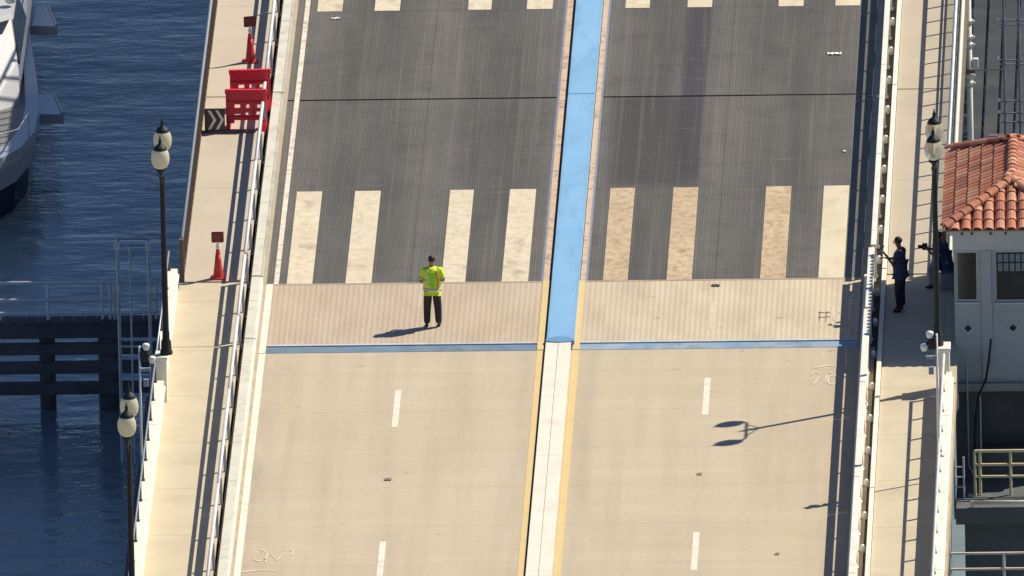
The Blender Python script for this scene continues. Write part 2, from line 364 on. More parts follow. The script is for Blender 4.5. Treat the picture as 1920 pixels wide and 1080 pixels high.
# median on the approach: two rows of precast strips; blue sheet-metal median on the leaf
for k in range(5):
    ya = -.12-9.15*(k+1); yb = ya+9.144
    B(-.30, -.004, ya, yb, -.2, .085, .008).build('median_slab', M['median'], road)
    B(.004, .305, ya, yb, -.2, .088, .008).build('median_slab', M['median'], road)
struct_leafmed = None
for ya, yb in ((0.0, 20.58), (20.62, 36.0), (36.04, Y1)):
    B(-.29, .385, ya, yb, -.05, .10, .012).build('blue_median_plate', M['medblue'], leaf)
mb = MB(); mb.poly([(-.30, -.10)] + [(-.30+.69*i/8, -.10-.07*math.sin(math.pi*i/8)) for i in range(1, 8)] + [(.39, -.10)] + [(.39-.69*i/8, .06+.25*math.sin(math.pi*i/8)) for i in range(9)], .0, .112)
mb.build('median_nose', M['medblue_dk'], leaf)
# open steel grid in panels, with the joint across at y = 20.6
cols = {-1: [(-7.2, -3.72), (-3.72, -.56)], 1: [(.58, 3.66), (3.66, 7.2)]}
rows = [(5.15, 12.86), (12.86, 20.57), (20.67, 28.3), (28.3, 36.0), (36.0, 50), (50, Y1)]
for sg in (-1, 1):
    for ci, (a, b) in enumerate(cols[sg]):
        for ri, (c, d) in enumerate(rows):
            m = M['grid']
            B(a+.004, b-.004, c+.004, d-.004, -.03, .0).build('grid_panel', m, leaf)
B(-.56, -.50, 5.15, Y1, -.03, .004).build('grid_edge_bar', M['railgrey'], leaf)
B(.525, .58, 5.15, Y1, -.03, .004).build('grid_edge_bar', M['steel'], leaf)
B(-.50, -.345, 5.15, Y1, -.03, .006).build('yellow_line', M['yellowworn'], leaf)
B(.40, .525, 5.15, Y1, -.03, .006).build('yellow_line', M['yellowworn'], leaf)
B(-7.02, -6.90, 5.15, Y1, -.001, .006).build('edge_line', M['lineworn'], leaf)
T = [(-6.71, -6.09), (-5.29, -4.66), (-2.97, -2.39), (-1.51, -.87), (.94, 1.54), (2.48, 3.09), (4.74, 5.36), (6.15, 6.77)]
for ys in ((5.16, 12.85), (28.25, 36.0)):
    for i, (a, b) in enumerate(T):
        m = M['pad_l'] if i < 4 else (M['pad_w'] if i == 7 else M['pad_r'])
        if ys[0] > 20: m = M['pad_l'] if i < 5 or i == 6 else M['pad_w']
        o = B(a, b, *ys, -.028, .012, .006).build('concrete_infill', m, leaf)
# curbs and gutter strips
def strip(name, x0, x1, z0, z1, mat, ya=Y0, yb=Y1, seg=None, bev=0, par=None, gap=.012):
    seg = seg or (yb-ya); y = ya; k = 0
    while y < yb-.01:
        e = min(y+seg, yb); o = B(x0, x1, y, e-gap, z0, z1, bev).build(name, mat, par); y = e; k += 1
    return o
curbL = struct(B(-7.62, -7.27, Y0, Y1, -.6, -.04).build('curb', M['curb']))
for ya, yb in ((Y0, .0), (.05, 5.1), (5.18, 20.58), (20.64, Y1)):
    strip('curb_stone', -7.55, -7.34, -.04, .23, M['curb_lt'], ya, yb, 3.05, .012, curbL)
    B(-7.338, -7.27, ya, yb-.01, -.04, .21, .01).build('curb_face', M['white'] if ya < 5 else M['curb'], curbL)
B(-7.268, -7.195, Y0, Y1, -.04, .009).build('gutter_strip', M['curb_tan'], curbL)
curbR = struct(B(7.2, 7.81, Y0, Y1, -.6, -.04).build('curb', M['curb']))
for ya, yb in ((Y0, .0), (.05, 5.1), (5.18, 20.58), (20.64, Y1)):
    strip('curb_stone', 7.27 if ya < 5 else 7.39, 7.50, -.04, .12, M['white'], ya, yb, 3.05, .012, curbR)
    strip('curb_stone', 7.70, 7.81, -.04, .24, M['white'], ya, yb, 6.1, .012, curbR)
strip('slot_shade_strip', 7.504, 7.698, -.06, -.036, M['slot'], Y0, Y1, 6.1, .01, curbR)  # near-black floor colour stands in for the shade inside the slot
# sidewalks
SWZ = .12
swl = struct(B(-9.30, -7.66, Y0, 4.98, -.5, SWZ-.03).build('sidewalk', M['curb_tan']))
swr = struct(B(7.82, 9.62, Y0, 4.98, -.5, SWZ-.03).build('sidewalk', M['curb_tan']))
for ya, yb in ((Y0, -.3), (-.27, 4.98)):
    strip('sidewalk_slab', -9.30, -7.66, SWZ-.03, SWZ, M['walk'], ya, yb, 3.7, .004, swl, .007)
    strip('sidewalk_slab', 7.82, 9.26, SWZ-.03, SWZ, M['walk'], ya, yb, 3.7, .004, swr, .007)
strip('sidewalk_slab', 9.265, 9.62, SWZ-.03, SWZ, M['walk'], -3.9, 4.98, 3.7, .004, swr, .02)
lwl = struct(B(-9.24, -7.66, 5.08, Y1, -.5, SWZ-.03).build('leaf_sidewalk', M['brown']))
lwr = struct(B(7.82, 9.24, 5.08, Y1, -.5, SWZ-.03).build('leaf_sidewalk', M['brown']))
for ya, yb in ((5.08, 20.58), (20.64, 36), (36.05, Y1)):
    strip('sidewalk_plate', -9.20, -7.66, SWZ-.03, SWZ, M['walk_pink'], ya, yb, 7.8, .004, lwl, .01)
    strip('sidewalk_plate', 7.82, 9.20, SWZ-.03, SWZ, M['walk_tan'], ya, yb, 7.8, .004, lwr, .01)
B(-9.24, -7.66, 4.985, 5.075, -.5, .06).build('gap_or_shade_strip', M['dark'], lwl)
B(7.82, 9.24, 4.985, 5.075, -.5, .06).build('gap_or_shade_strip', M['dark'], lwr)
# substructure
gd = struct(MB().box(-9.25, 9.3, Y0, 4.9, -1.3, -.62).build('bridge_deck', M['girder']))
lg = struct(MB().box(-8.9, -8.55, 5.3, Y1, -2.2, -.52).box(8.55, 8.9, 5.3, Y1, -2.2, -.52).box(-3, -2.7, 5.3, Y1, -2.2, -.92).box(2.7, 3, 5.3, Y1, -2.2, -.92).build('leaf_girders', M['girder']))
pier = struct(B(-10.0, 9.35, -44, 1.0, -9.8, -1.5, .04).build('bascule_pier', M['pier']))
B(-10.05, 9.40, -44, 1.05, -2.1, -1.9).build('pier_ledge', M['pier'], pier)

# ---------------------------------------------------------------- traffic railings
def traffic_railing(label, x, ya, yb, wide, topmat, cap):
    t = thing('traffic_railing', label, 'railing', (x, ya, 0), 'steel railings between road and sidewalk'); L = yb-ya
    z0 = .0
    if wide:
        seg = 7.6; y = 0
        while y < L-.1:
            e = min(y+seg, L); B(-wide/2, wide/2, y, e-.03, .77, .83, .01).build('top_rail', topmat, t); y = e
    else:
        y = 0
        while y < L-.1:
            e = min(y+7.6, L); MB().tube((0, y, .80), (0, e-.02, .80), .042, n=10).build('top_rail', topmat, t, True); y = e
    y = 0
    while y < L-.1:
        e = min(y+7.6, L); B(-.035, .0, y, e-.03, .20 if wide else .39, .57 if wide else .61).build('lower_rail', M['railgrey'] if not wide else topmat, t); y = e
    n = max(1, round(L/2.52)); me = None
    for k in range(n+1):
        yy = min(max(k*L/n, .06), L-.06)
        if me is None:
            o = MB().box(.002, .07, -.035, .035, -.04, .765).box(-.06, .10, -.09, .09, -.02, .015).build('post', M['steel'] if not wide else M['railwhite'], t)
            me = o.data
        else: o = link('post', me, t)
        o.location = (0, yy, 0)
    if cap:
        me = None
        for k in range(n):
            if me is None:
                o = MB().lathe((0, 0, 0), [(.062, -.04), (.062, .09), (.055, .13), (.035, .155), (0, .165)], 12).build('post_cap', M['lampwhite'], t, True); me = o.data
            else: o = link('post_cap', me, t)
            o.location = (7.605-x, (k+.5)*L/n, 0)
    return t
traffic_railing('white pipe railing left of the plain tan roadway, nearest the camera', -7.695, Y0+1, -.05, False, M['railwhite'], False)
traffic_railing('short white pipe railing left of the grooved slab, by the lower cone', -7.695, .05, 5.0, False, M['railwhite'], False)
traffic_railing('white pipe railing left of the dark steel grid, behind the red barricades', -7.695, 5.2, Y1-1, False, M['railwhite'], False)
traffic_railing('flat white railing with round caps right of the plain tan roadway', 7.44, Y0+1, -.05, .165, M['white'], True)
traffic_railing('short flat railing in the shade of the bridge house', 7.46, .05, 5.0, .15, M['white'], True)
traffic_railing('flat white railing with round caps right of the dark steel grid', 7.50, 5.2, Y1-1, .13, M['white'], True)

# ---------------------------------------------------------------- parapets of the approach
def parapet(label, sg, ya, yb):
    xin, xout = sg*9.30, sg*9.55
    a, b = sorted((xin, xout)); t = thing('parapet', label, 'parapet', (0, 0, 0), 'white concrete parapets')
    y = ya
    while y < yb-.05:
        e = min(y+6.1, yb); B(a, b, y, e-.015, -.6, .70, .02).build('wall', M['parapet'], t); y = e
    B(a-.035, b+.035, ya, yb-.02, .50, .56).build('ledge', M['parapet'], t)
    xr = sg*9.36 if sg > 0 else -9.50
    MB().tube((xr, ya, 1.14), (xr, yb-.05, 1.14), .035 if sg > 0 else .022).build('handrail', M['railwhite'] if sg > 0 else M['steel'], t, True)
    n = round((yb-ya)/1.6); me = None
    for k in range(n+1):
        if me is None:
            o = MB().box(-.025, .025, -.04, .04, .70, 1.12).box(-.045, .045, -.07, .07, .70, .72).build('post', M['brown'], t); me = o.data
        else: o = link('post', me, t)
        o.location = (xr, min(max(ya+k*(yb-ya)/n, ya+.1), yb-.15), 0)
    return t
parapet('long white parapet on the left, running down to the lower lamp post', -1, Y0, -4.85)
parapet('short white parapet between the left lamp post and the opening span', -1, -4.15, 4.3)
parapet('long white parapet on the right, below the bridge house', 1, Y0, -4.85)
for sg, side in ((-1, 'left'), (1, 'right')):
    t = thing('pedestal', f'white concrete pedestal under the tall lamp post on the {side} parapet', 'pedestal', (sg*9.36, -4.5, 0))
    MB().box(-.13, .13, -.26, .26, -.6, 1.16, .02).build('shaft', M['parapet'], t)
    MB().box(-.155, .155, -.29, .29, 1.163, 1.25, .02).build('cap_stone', M['parapet'], t)

# ---------------------------------------------------------------- lamp posts
def lamp(label, x, y, globe):
    t = thing('lamp_post', label, 'street lamp', (x, y, 1.25), 'twin-globe lamp posts')
    MB().lathe((0, 0, 0), [(.0, 0), (.15, 0), (.15, .07), (.13, .10), (.12, .32), (.09, .38), (.085, .55), (.074, .62), (.060, 4.35), (.075, 4.38), (.075, 4.44), (.05, 4.47), (.05, 4.72), (0, 4.74)], 14).build('pole', M['black'], t, True)
    ar = MB().path([(0, -.75, 4.72), (0, -.60, 4.60), (0, -.2, 4.60), (0, .2, 4.60), (0, .60, 4.60), (0, .75, 4.72)], .032)
    ar.tube((0, -.45, 4.58), (0, -.06, 4.25), .018).tube((0, .45, 4.58), (0, .06, 4.25), .018).lathe((0, 0, 4.6), [(.05, 0), (.06, .06), (.03, .14), (.035, .2), (0, .3)], 10)
    ar.build('arm', M['black'], t)
    for s in (-1, 1):
        g = MB().lathe((0, .75*s, 4.86), [(.10, 0), (.165, .045), (.205, .13), (.22, .24), (.21, .36), (.17, .46), (.11, .51)], 18).build('globe', globe, t, True)
        MB().lathe((0, .75*s, 4.70), [(.0, 0), (.04, 0), (.05, .06), (.11, .10), (.12, .16), (.0, .165)], 14).build('collar', M['black'], g, True)
        MB().lathe((0, .75*s, 5.33), [(.0, -.02), (.165, -.02), (.165, .02), (.12, .08), (.05, .14), (.035, .18), (.045, .22), (.02, .27), (.012, .34), (0, .36)], 14).build('cap', M['black'], g, True)
    return t
lamp('black lamp post with two cream globes standing on the left parapet beside the dock frame', -9.24, -4.5, M['globe'])
lamp('lower black lamp post with two cream globes rising from the left edge below the dock', -9.24, -26.0, M['globe'])
lamp('black lamp post with clear globes in front of the tiled bridge house', 9.20, -4.5, M['clear'])

# ---------------------------------------------------------------- pedestrian railings of the leaf
def leaf_rail(label, sg, step):
    t = thing('pedestrian_railing', label, 'railing', (sg*9.22, 5.12, 0)); L = Y1-5.3
    tm = M['steel_lilac'] if sg < 0 else M['dockrail']
    MB().tube((0, .1, 1.18), (0, L, 1.18), .048, n=10).build('top_rail', tm, t, True)
    if sg > 0:
        MB().tube((-.03, 0, .60), (-.03, L, .60), .028).build('middle_rail', tm, t)
        MB().tube((-.03, 0, .48), (-.03, L, .48), .028).build('middle_rail', tm, t)
    B(-.05, .03, 0, L, .10, .20).build('bottom_channel', M['brown'], t)
    n = int(L/step); me = None
    for k in range(n+1):
        if me is None:
            o = MB().box(-.03, .03, -.03, .03, .10, 1.15).build('post', M['brown'] if sg < 0 else M['railgrey'], t); me = o.data
        else: o = link('post', me, t)
        o.location = (0, k*step+.03, 0)
    mb = MB(); k = 0
    while k*.09 < L:
        mb.box(-.012, .012, k*.09, k*.09+.018, .19, .47 if sg > 0 else .95); k += 1
    stuff(mb.build('picket', M['railgrey'] if sg > 0 else M['brown'], t))
    MB().box(-.07, .05, -.09, .02, -.25, 1.2, .01).build('end_post', M['brown'], t)
    return t
leaf_rail('brown steel railing with grey pipe top on the water side of the left leaf sidewalk', -1, .55)
leaf_rail('grey steel railing with low infill along the right sidewalk of the opening span', 1, 1.2)
fas = thing('edge_beam', 'white edge beam outside the railing on the right of the opening span', 'beam', (9.345, 20, 0))
B(-.04, .02, -14.6, 30, -.1, .12).build('beam', M['white'], fas)
B(.03, .09, -14.6, 30, -.5, -.15).build('conduit', M['brown'], fas)

# ---------------------------------------------------------------- bridge house
hx0, hx1, hy0, hy1 = 9.56, 12.34, -.9, 5.2
H = thing('bridge_house', 'pale bridge tender house with red barrel-tile hip roof beside the right sidewalk', 'house', (10.95, 2.15, 0))
def hp(mb, name, mat, parent=H, smooth=False):
    o = mb.build(name, mat, parent, smooth, None)
    if parent is H: o.location = (-10.95, -2.15, 0)
    return o
wins = [(9.60, 10.13, 1.22, 2.48), (10.53, 11.37, 1.20, 2.48), (11.77, 12.30, 1.22, 2.48)]
mb = MB(); wall_boxes(mb, hx0, hx1, -.80, 2.52, hy0, hy0+.2, wins)
front = hp(mb, 'front_wall', M['stucco'])
for nm, (x0, x1, y0, y1) in (('side_wall', (hx0, hx0+.2, hy0+.202, hy1)), ('side_wall', (hx1-.2, hx1, hy0+.202, hy1)), ('back_wall', (hx0+.202, hx1-.202, hy1-.2, hy1))):
    hp(B(x0, x1, y0, y1, -.80, 2.52), nm, M['stucco'])
hp(B(hx0+.21, hx1-.21, hy0+.21, hy1-.21, .2, .3), 'inside_floor', M['timber'])
hp(B(hx0-.03, hx1+.03, hy0-.03, hy1+.03, 2.523, 2.90, .01), 'frieze', M['stucco_lt'])
hp(B(hx0-.10, hx1+.10, hy0-.10, hy1+.10, 2.903, 3.04, .02), 'cornice', M['stucco_lt'])
for x in (9.76, 10.0, 10.45, 10.81, 11.3, 11.75, 12.15): hp(MB().box(x-.02, x+.02, hy0-.135, hy0-.10, 2.93, 2.99), 'vent_hole', M['dark'])
for x0, x1 in ((10.21, 10.45), (11.45, 11.69)): hp(B(x0, x1, hy0-.045, hy0-.001, -.79, 2.52, .008), 'pilaster', M['stucco'])
for wi, (a, b, c, d) in enumerate(wins):
    f = MB(); wall_boxes(f, a+.003, b-.003, c+.003, d-.003, hy0+.04, hy0+.10, [(a+.04, b-.04, c+.05, d-.04)])
    fr = hp(f, 'window', M['stucco_lt'])
    B(a+.042, b-.042, hy0+.075, hy0+.085, c+.052, d-.042).build('glass', M['glassdark'], fr)
    B(a-.02, b+.02, hy0-.035, hy0-.001, c-.05, c-.003, .006).build('sill', M['stucco_lt'], fr)
    if wi:
        n = 5 if wi == 1 else 3
        wdt = (b-a-.12)/n
        for i in range(n):
            for j in range(2):
                B(a+.06+i*wdt+.018, a+.06+(i+1)*wdt-.018, hy0+.066, hy0+.073, 1.96+j*.235, 2.155+j*.235).build('pane', M['pane'], fr)
    else:
        B(9.80, 9.98, hy0+.066, hy0+.073, 1.32, 1.80).build('pane', M['glassdark'], fr)
hp(MB().box(10.95, 11.25, hy0+.3, hy0+.42, 1.36, 1.44, .02).ball((10.98, hy0+.36, 1.40), .06), 'desk_item', M['reflect'])  # small yellowish item of unknown kind inside the centre window
for x in (9.87, 10.95, 12.03):
    r = .145
    f = MB(); f.loft([[(x, y, .56+r), (x+r, y, .56), (x, y, .56-r), (x-r, y, .56)] for y in (hy0-.02, hy0-.001)])
    f = hp(f, 'diamond_frame', M['stucco_lt'])
    r = .095; g = MB(); g.loft([[(x, y, .56+r), (x+r, y, .56), (x, y, .56-r), (x-r, y, .56)] for y in (hy0-.032, hy0-.021)]); g.build('diamond_grille', M['dark'], f)
hp(B(hx0-.06, hx1+.06, hy0-.12, hy1+.06, -1.0, -.803, .015), 'ledge', M['stucco_dk'])
mb = MB(); wall_boxes(mb, hx0-.02, hx1+.02, -3.2, -1.003, hy0, hy0+.25, [(10.16, 11.75, -2.5, -1.06)])
hp(mb, 'lower_wall', M['pier'])
hp(MB().box(hx0-.02, hx0+.2, hy0+.252, hy1, -3.2, -1.003).box(hx1-.2, hx1+.02, hy0+.252, hy1, -3.2, -1.003).box(hx0+.21, hx1-.21, hy0+.7, hy0+.8, -3.2, -1.003), 'lower_wall', M['pier'])
hp(B(10.12, 10.155, hy0-.05, hy0-.002, -2.55, -1.02), 'door_jamb', M['stucco_lt'])
hp(B(9.55, 12.6, -3.35, hy1, -3.62, -3.203, .02), 'balcony_floor', M['pier'])
hp(B(9.75, 12.4, -2.9, hy1-.2, -9.8, -3.623), 'foundation', M['pier'])
# roof
ex0, ex1, ey0, ey1, ez, rz_ = 9.36, 12.54, -1.1, 5.40, 3.08, 3.79
xm = (ex0+ex1)/2; hw = (ex1-ex0)/2
mb = MB(); v = [mb.bm.verts.new(p) for p in ((ex0, ey0, ez), (ex1, ey0, ez), (ex1, ey1, ez), (ex0, ey1, ez), (xm, ey0+hw, rz_), (xm, ey1-hw, rz_))]
for f in ((0, 1, 4), (1, 2, 5, 4), (2, 3, 5), (3, 0, 4, 5), (3, 2, 1, 0)): mb.bm.faces.new([v[i] for i in f])
roof = hp(mb, 'roof', TILES[2])
hp(B(ex0+.02, ex1-.02, ey0+.02, ey1-.02, 3.0+.043, 3.075), 'eave_board', M['brown'])
def tile_mesh(L, r0, r1, mat, full=.0):
    mb = MB(); n = 6; th = .014; rings = []
    for rr, y, dz in ((r0, 0, .012), (r1, L, 0)):
        o = [(rr*math.cos(math.pi*i/n), y, rr*math.sin(math.pi*i/n)*.78+dz) for i in range(n+1)]
        inn = [((rr-th)*math.cos(math.pi*i/n), y, (rr-th)*math.sin(math.pi*i/n)*.78+dz) for i in range(n, -1, -1)]
        rings.append(o+inn)
    mb.loft(rings); bmesh.ops.recalc_face_normals(mb.bm, faces=mb.bm.faces[:])
    me = bpy.data.meshes.new('roof_tile'); mb.bm.to_mesh(me); mb.bm.free(); me.materials.append(mat); return me
TM = [tile_mesh(.40, .125, .105, m) for m in TILES]; HM = [tile_mesh(.40, .135, .11, m) for m in TILES]
slope = math.atan2(rz_-ez, hw); SL = math.hypot(hw, rz_-ez); EXP = .335; W = .272
def face_tiles(o, u, inward, length, taper=True):
    u = Vector(u); inw = Vector(inward); vv = (inw*math.cos(slope)+Vector((0, 0, math.sin(slope)))).normalized(); nn = u.cross(vv)
    if nn.z < 0: nn = -nn
    uu = vv.cross(nn); rot = Matrix((uu, vv, nn)).transposed()
    n = int(length/W); off = (length-n*W)/2+W/2
    for r in range(5):
        v0 = -.05+r*EXP
        for k in range(n+1):
            uc = off+k*W-(W/2 if False else 0); vm = (v0+.16)*math.cos(slope)
            if uc > length: continue
            if vm > 0 and not (vm-.03 < uc < length-vm+.03): continue
            if v0+.30 > SL: continue
            me = random.choices(TM, (4, 4, 3, 2))[0]
            t = link('roof_tile', me, roof)
            P = Vector(o)+u*uc+vv*v0+nn*(.012+random.uniform(0, .006))
            t.matrix_local = Matrix.Translation(P) @ (rot @ Matrix.Rotation(random.uniform(-.02, .02), 3, 'Z')).to_4x4()
face_tiles((ex0, ey0, ez), (1, 0, 0), (0, 1, 0), ex1-ex0)
face_tiles((ex0, ey0, ez), (0, 1, 0), (1, 0, 0), ey1-ey0)
face_tiles((ex1, ey0, ez), (0, 1, 0), (-1, 0, 0), ey1-ey0)
face_tiles((ex0, ey1, ez), (1, 0, 0), (0, -1, 0), ex1-ex0)
def line_tiles(a, b):
    a, b = Vector(a), Vector(b); d = (b-a); L = d.length; d.normalize(); s = d.cross(Vector((0, 0, 1))).normalized(); n = s.cross(d)
    rot = Matrix((s, d, n)).transposed(); k = 0
    while k*.31 < L-.1:
        t = link('ridge_tile', random.choice(HM), roof); t.matrix_local = Matrix.Translation(a+d*(k*.31)+n*(.085+.004*(k % 2))) @ rot.to_4x4(); k += 1
ra, rb = (xm, ey0+hw, rz_), (xm, ey1-hw, rz_)
for c, e in (((ex0, ey0, ez), ra), ((ex1, ey0, ez), ra), ((ex0, ey1, ez), rb), ((ex1, ey1, ez), rb), (ra, rb)): line_tiles(c, e)

# pipes, cable, floodlight on the house front
tag(MB().path([(9.83, -1.02, -.3), (9.83, -1.02, -2.85), (9.95, -1.02, -3.1)], .022).build('conduit_pipe', M['steel'], None), 'thin grey conduit pipe down the house wall left of the dark opening', 'pipe')
tag(MB().path([(10.42, -1.14, .35), (10.36, -1.16, -.2), (10.28, -1.2, -.65), (10.10, -1.25, -1.05), (10.02, -1.28, -1.6), (9.99, -1.3, -2.4), (9.99, -1.3, -3.2)], .030).build('cable', M['black'], None, True), 'thick black cable hanging down the house front past the ledge', 'cable')
fl = thing('floodlight', 'pale floodlight on a bracket at the left corner of the house, below the ledge', 'floodlight', (9.56, -1.5, -1.05))
MB().box(-.10, .07, -.14, .10, -.20, .15, .02).ball((-.03, -.1, -.22), .07).build('housing', M['cream'], fl)
MB().tube((0, .1, .05), (.05, .62, .05), .025).build('bracket', M['steel'], fl)
# balcony railing
br = thing('balcony_railing', 'cream pipe railing round the lower balcony of the bridge house', 'railing', (10.0, -2.3, -3.2))
for z in (1.10, .76, .46): MB().tube((0, 0, z), (2.5, 0, z), .035 if z < 1 else .04).build('rail', M['cream'], br)
for x in (0, .13, .86, 1.7, 2.5): MB().tube((x, 0, 0), (x, 0, 1.1), .035).build('post', M['cream'], br)
MB().box(-.16, .04, -.1, .06, -.03, .01).build('base_plate', M['white'], br)
lp = tag(MB().tube((9.95, -3.3, -3.08), (12.5, -3.3, -3.08), .05).tube((9.95, -3.3, -3.2), (9.95, -3.3, -3.04), .04).build('service_pipe', M['white'], None, True), 'thick white pipe along the front edge of the lower balcony', 'pipe')
lf = thing('ladder_frame', 'grey steel ladder frame left of the balcony railing', 'ladder', (9.62, -2.6, -3.1))
for x in (-.1, .12): MB().tube((x, 0, -.6), (x, 0, .95), .025).build('stile', M['dockrail'], lf)
for z in (-.4, -.1, .2, .45, .7): MB().tube((-.1, 0, z), (.12, 0, z), .018).build('rung', M['dockrail'], lf)
wr = thing('service_railing', 'white two-bar railing at the lower right corner of the picture, beside the pier', 'railing', (9.56, -12, -2.7))
for z in (1.08, .69, .3): MB().tube((0, 0, z), (3.6, 0, z), .032).build('rail', M['white'], wr)
for x in (0, 1.28, 2.5, 3.6): MB().tube((x, 0, 0), (x, 0, 1.8 if x == 0 else 1.08), .032).build('post', M['white'], wr)
pf = struct(B(10.0, 13.4, -14.5, -11.9, -2.85, -2.7).build('service_platform', M['pier']))
MB().box(12.6, 12.9, -13.3, -13, -9.5, -2.85).box(12.6, 12.9, -14.3, -14, -9.5, -2.85).build('support_pile', M['pier'], pf)

# ---------------------------------------------------------------- masts
def mast(label, x, y, z0, z1, sg, mat):
    t = thing('signal_mast', label, 'signal mast', (x, y, z0)); h = z1-z0
    MB().tube((0, 0, .12), (0, 0, h), .034, .026, n=10).path([(0, 0, .12), (.04*-sg, 0, .05), (.14*-sg, 0, .0)], .035).build('pole', mat, t, True)
    a = MB().path([(0, 0, h-.05), (.15, 0, h-.12), (.26, 0, h-.30)], .025).box(.02, .20, -.05, .05, h-.38, h-.12, .02).build('arm', M['black'], t)
    for dx, dz in ((.16, .02), (.30, -.30)):
        MB().ball((dx, 0, h+dz), .085, 12, (1.1, 1, .62)).lathe((dx, 0, h+dz-.12), [(.0, 0), (.06, 0), (.085, .08), (.09, .12)], 12).build('lamp_head', M['lampwhite'], t, True)
    MB().box(.02, .26, -.06, .06, h-.62, h-.55).box(.08, .20, -.05, .05, h-1.0, h-.82, .01).build('junction_box', M['steel_lilac'], t)
    return t
mast('grey mast with two white lamp heads clamped to the left parapet', -9.60, -11.0, .25, 3.45, -1, M['dockrail'])
m2 = mast('mast with two white lamp heads standing on the right parapet near the house', 9.33, -11.7, .70, 3.75, 1, M['railwhite'])
m2.scale = (-1, 1, 1)
wm = thing('tall_mast', 'tall white mast rising behind the tiled roof at the right', 'mast', (9.36, 33.0, -9.5))
MB().tube((0, 0, 0), (0, 0, 9.0), .085, .07, n=12).build('pole', M['parapet'], wm, True)
for z, r in ((7.64, .03), (7.23, .05), (7.03, .05), (6.23, .06), (6.03, .05)):
    MB().lathe((0, 0, z), [(.0, -.05), (.11, -.05), (.12, 0), (.11, .05), (0, .05)], 10).tube((-.02, -.08, z-.12), (.14, -.08, z+.05), .028).build('clamp', M['white'], wm)
MB().box(.09, .23, -.12, .02, 6.45, 6.70, .02).build('junction_box', M['white'], wm)
MB().box(-.15, .14, -.12, -.09, 6.32, 6.41).tube((.1, 0, 6.38), (.9, 0, 6.38), .018).build('bracket', M['brown'], wm)

# ---------------------------------------------------------------- fender works on the water
dock = thing('dock', 'dark timber fender dock with pipe railing on the left, beyond the parapet', 'dock', (-14, 24, -9))
DX0, DX1 = -15.0, 5.5     # local x
k = 0
x = DX0
while x < 4.6:
    B(x, x+.27, -.03, .42, 2.27, 2.36).build('plank', M['timber'], dock); x += .29
for z0, z1 in ((1.90, 2.26), (1.47, 1.75), (.98, 1.27), (.44, .74)): B(DX0, 4.6, .0, .22, z0, z1, .02).build('wale', M['timber'], dock)
for x, wdt in ((-13.5, .4), (-10.9, .4), (-8.2, .4), (-5.4, .4), (-2.6, .4), (.36, .40), (1.82, .58), (4.0, .5)):
    MB().tube((x+wdt/2, .35, -.5), (x+wdt/2, .35, 2.25), wdt/2, n=12).build('pile', M['timber'], dock, True)
for z in (3.32, 2.87, 2.53): MB().tube((DX0, .1, z), (3.3, .1, z), .05).build('rail', M['dockrail'], dock)
for x in (-13, -10.4, -7.9, -5.1, -2.0, .62, 1.97, 2.16, 2.27, 3.3): MB().tube((x, .1, 2.36), (x, .1, 3.32), .036).build('post', M['dockrail'], dock)
cage = thing('access_frame', 'tall open pipe frame with a railed top standing between dock and lamp post', 'frame', (-11.08, 20, -9))
for dx, dy in ((-.36, -.3), (.40, -.3), (-.36, .25), (.40, .25)):
    MB().tube((dx, dy, -.6), (dx, dy, 5.6), .030).build('leg', M['dockrail'], cage)
for z in (5.6, 4.5, 3.0, 1.6):
    mb = MB(); q = [(-.36, -.3, z), (.40, -.3, z), (.40, .25, z), (-.36, .25, z)]
    for i in range(4): mb.tube(q[i], q[(i+1) % 4], .026)
    mb.build('ring', M['dockrail'] if z < 5 else M['steel'], cage)
for q in ((-.42, -.28, -.36, -.22, 5.5, 5.66), (.34, .46, -.36, -.24, 5.46, 5.66), (-.40, -.32, -.34, -.26, 4.42, 4.56), (.36, .45, -.34, -.25, 4.38, 4.56)):
    B(*q, .01).build('corner_clamp', M['boardwhite'], cage)
MB().tube((-.05, -.3, -.6), (-.05, -.3, 5.6), .024).build('stile', M['dockrail'], cage)

ff = thing('water_fender', 'dark fender with faint pale pipes on the water at the upper right', 'fender', (10.0, 45, -9))
for z in (3.58, 3.47, 2.54, 2.42, 1.46, 1.14, .9): MB().tube((-.12, 0, z), (6, 0, z), .022).build('rail', M['railgrey'], ff)
for x in (0.02, .40, 1.6, 3, 4.5, 6): MB().tube((x, 0, -.5), (x, 0, 5.6), .034).build('post', M['railgrey'], ff)
for z in (3.62, 2.6, 1.5, 1.18): MB().ball((-.13, -.04, z), .045, 8).build('bolt', M['boardwhite'], ff)
for z in (.35,): B(-.4, 7, .15, .35, z-.14, z+.14).build('wale', M['timber'], ff)
for x in (1.2, 3.0, 5.0): MB().tube((x, .55, -.6), (x, .55, .9), .2, n=12).build('pile', M['timber'], ff, True)
fp = thing('dark_water_cover', 'added dark plank cover standing in for murky water beyond the white mast', 'platform', (13.35, 66, -9))  # added planks, coloured dark to stand in for the murky water
x = -4.3
while x < 8: B(x, x+.33, -22, 14, .12, .30).build('plank', M['cover_dark'], fp); x += .4
for x in (-3, 0, 3):
    for y in (-20, 0, 13): MB().tube((x, y, -.6), (x, y, .11), .2, n=10).build('pile', M['timber'], fp, True)

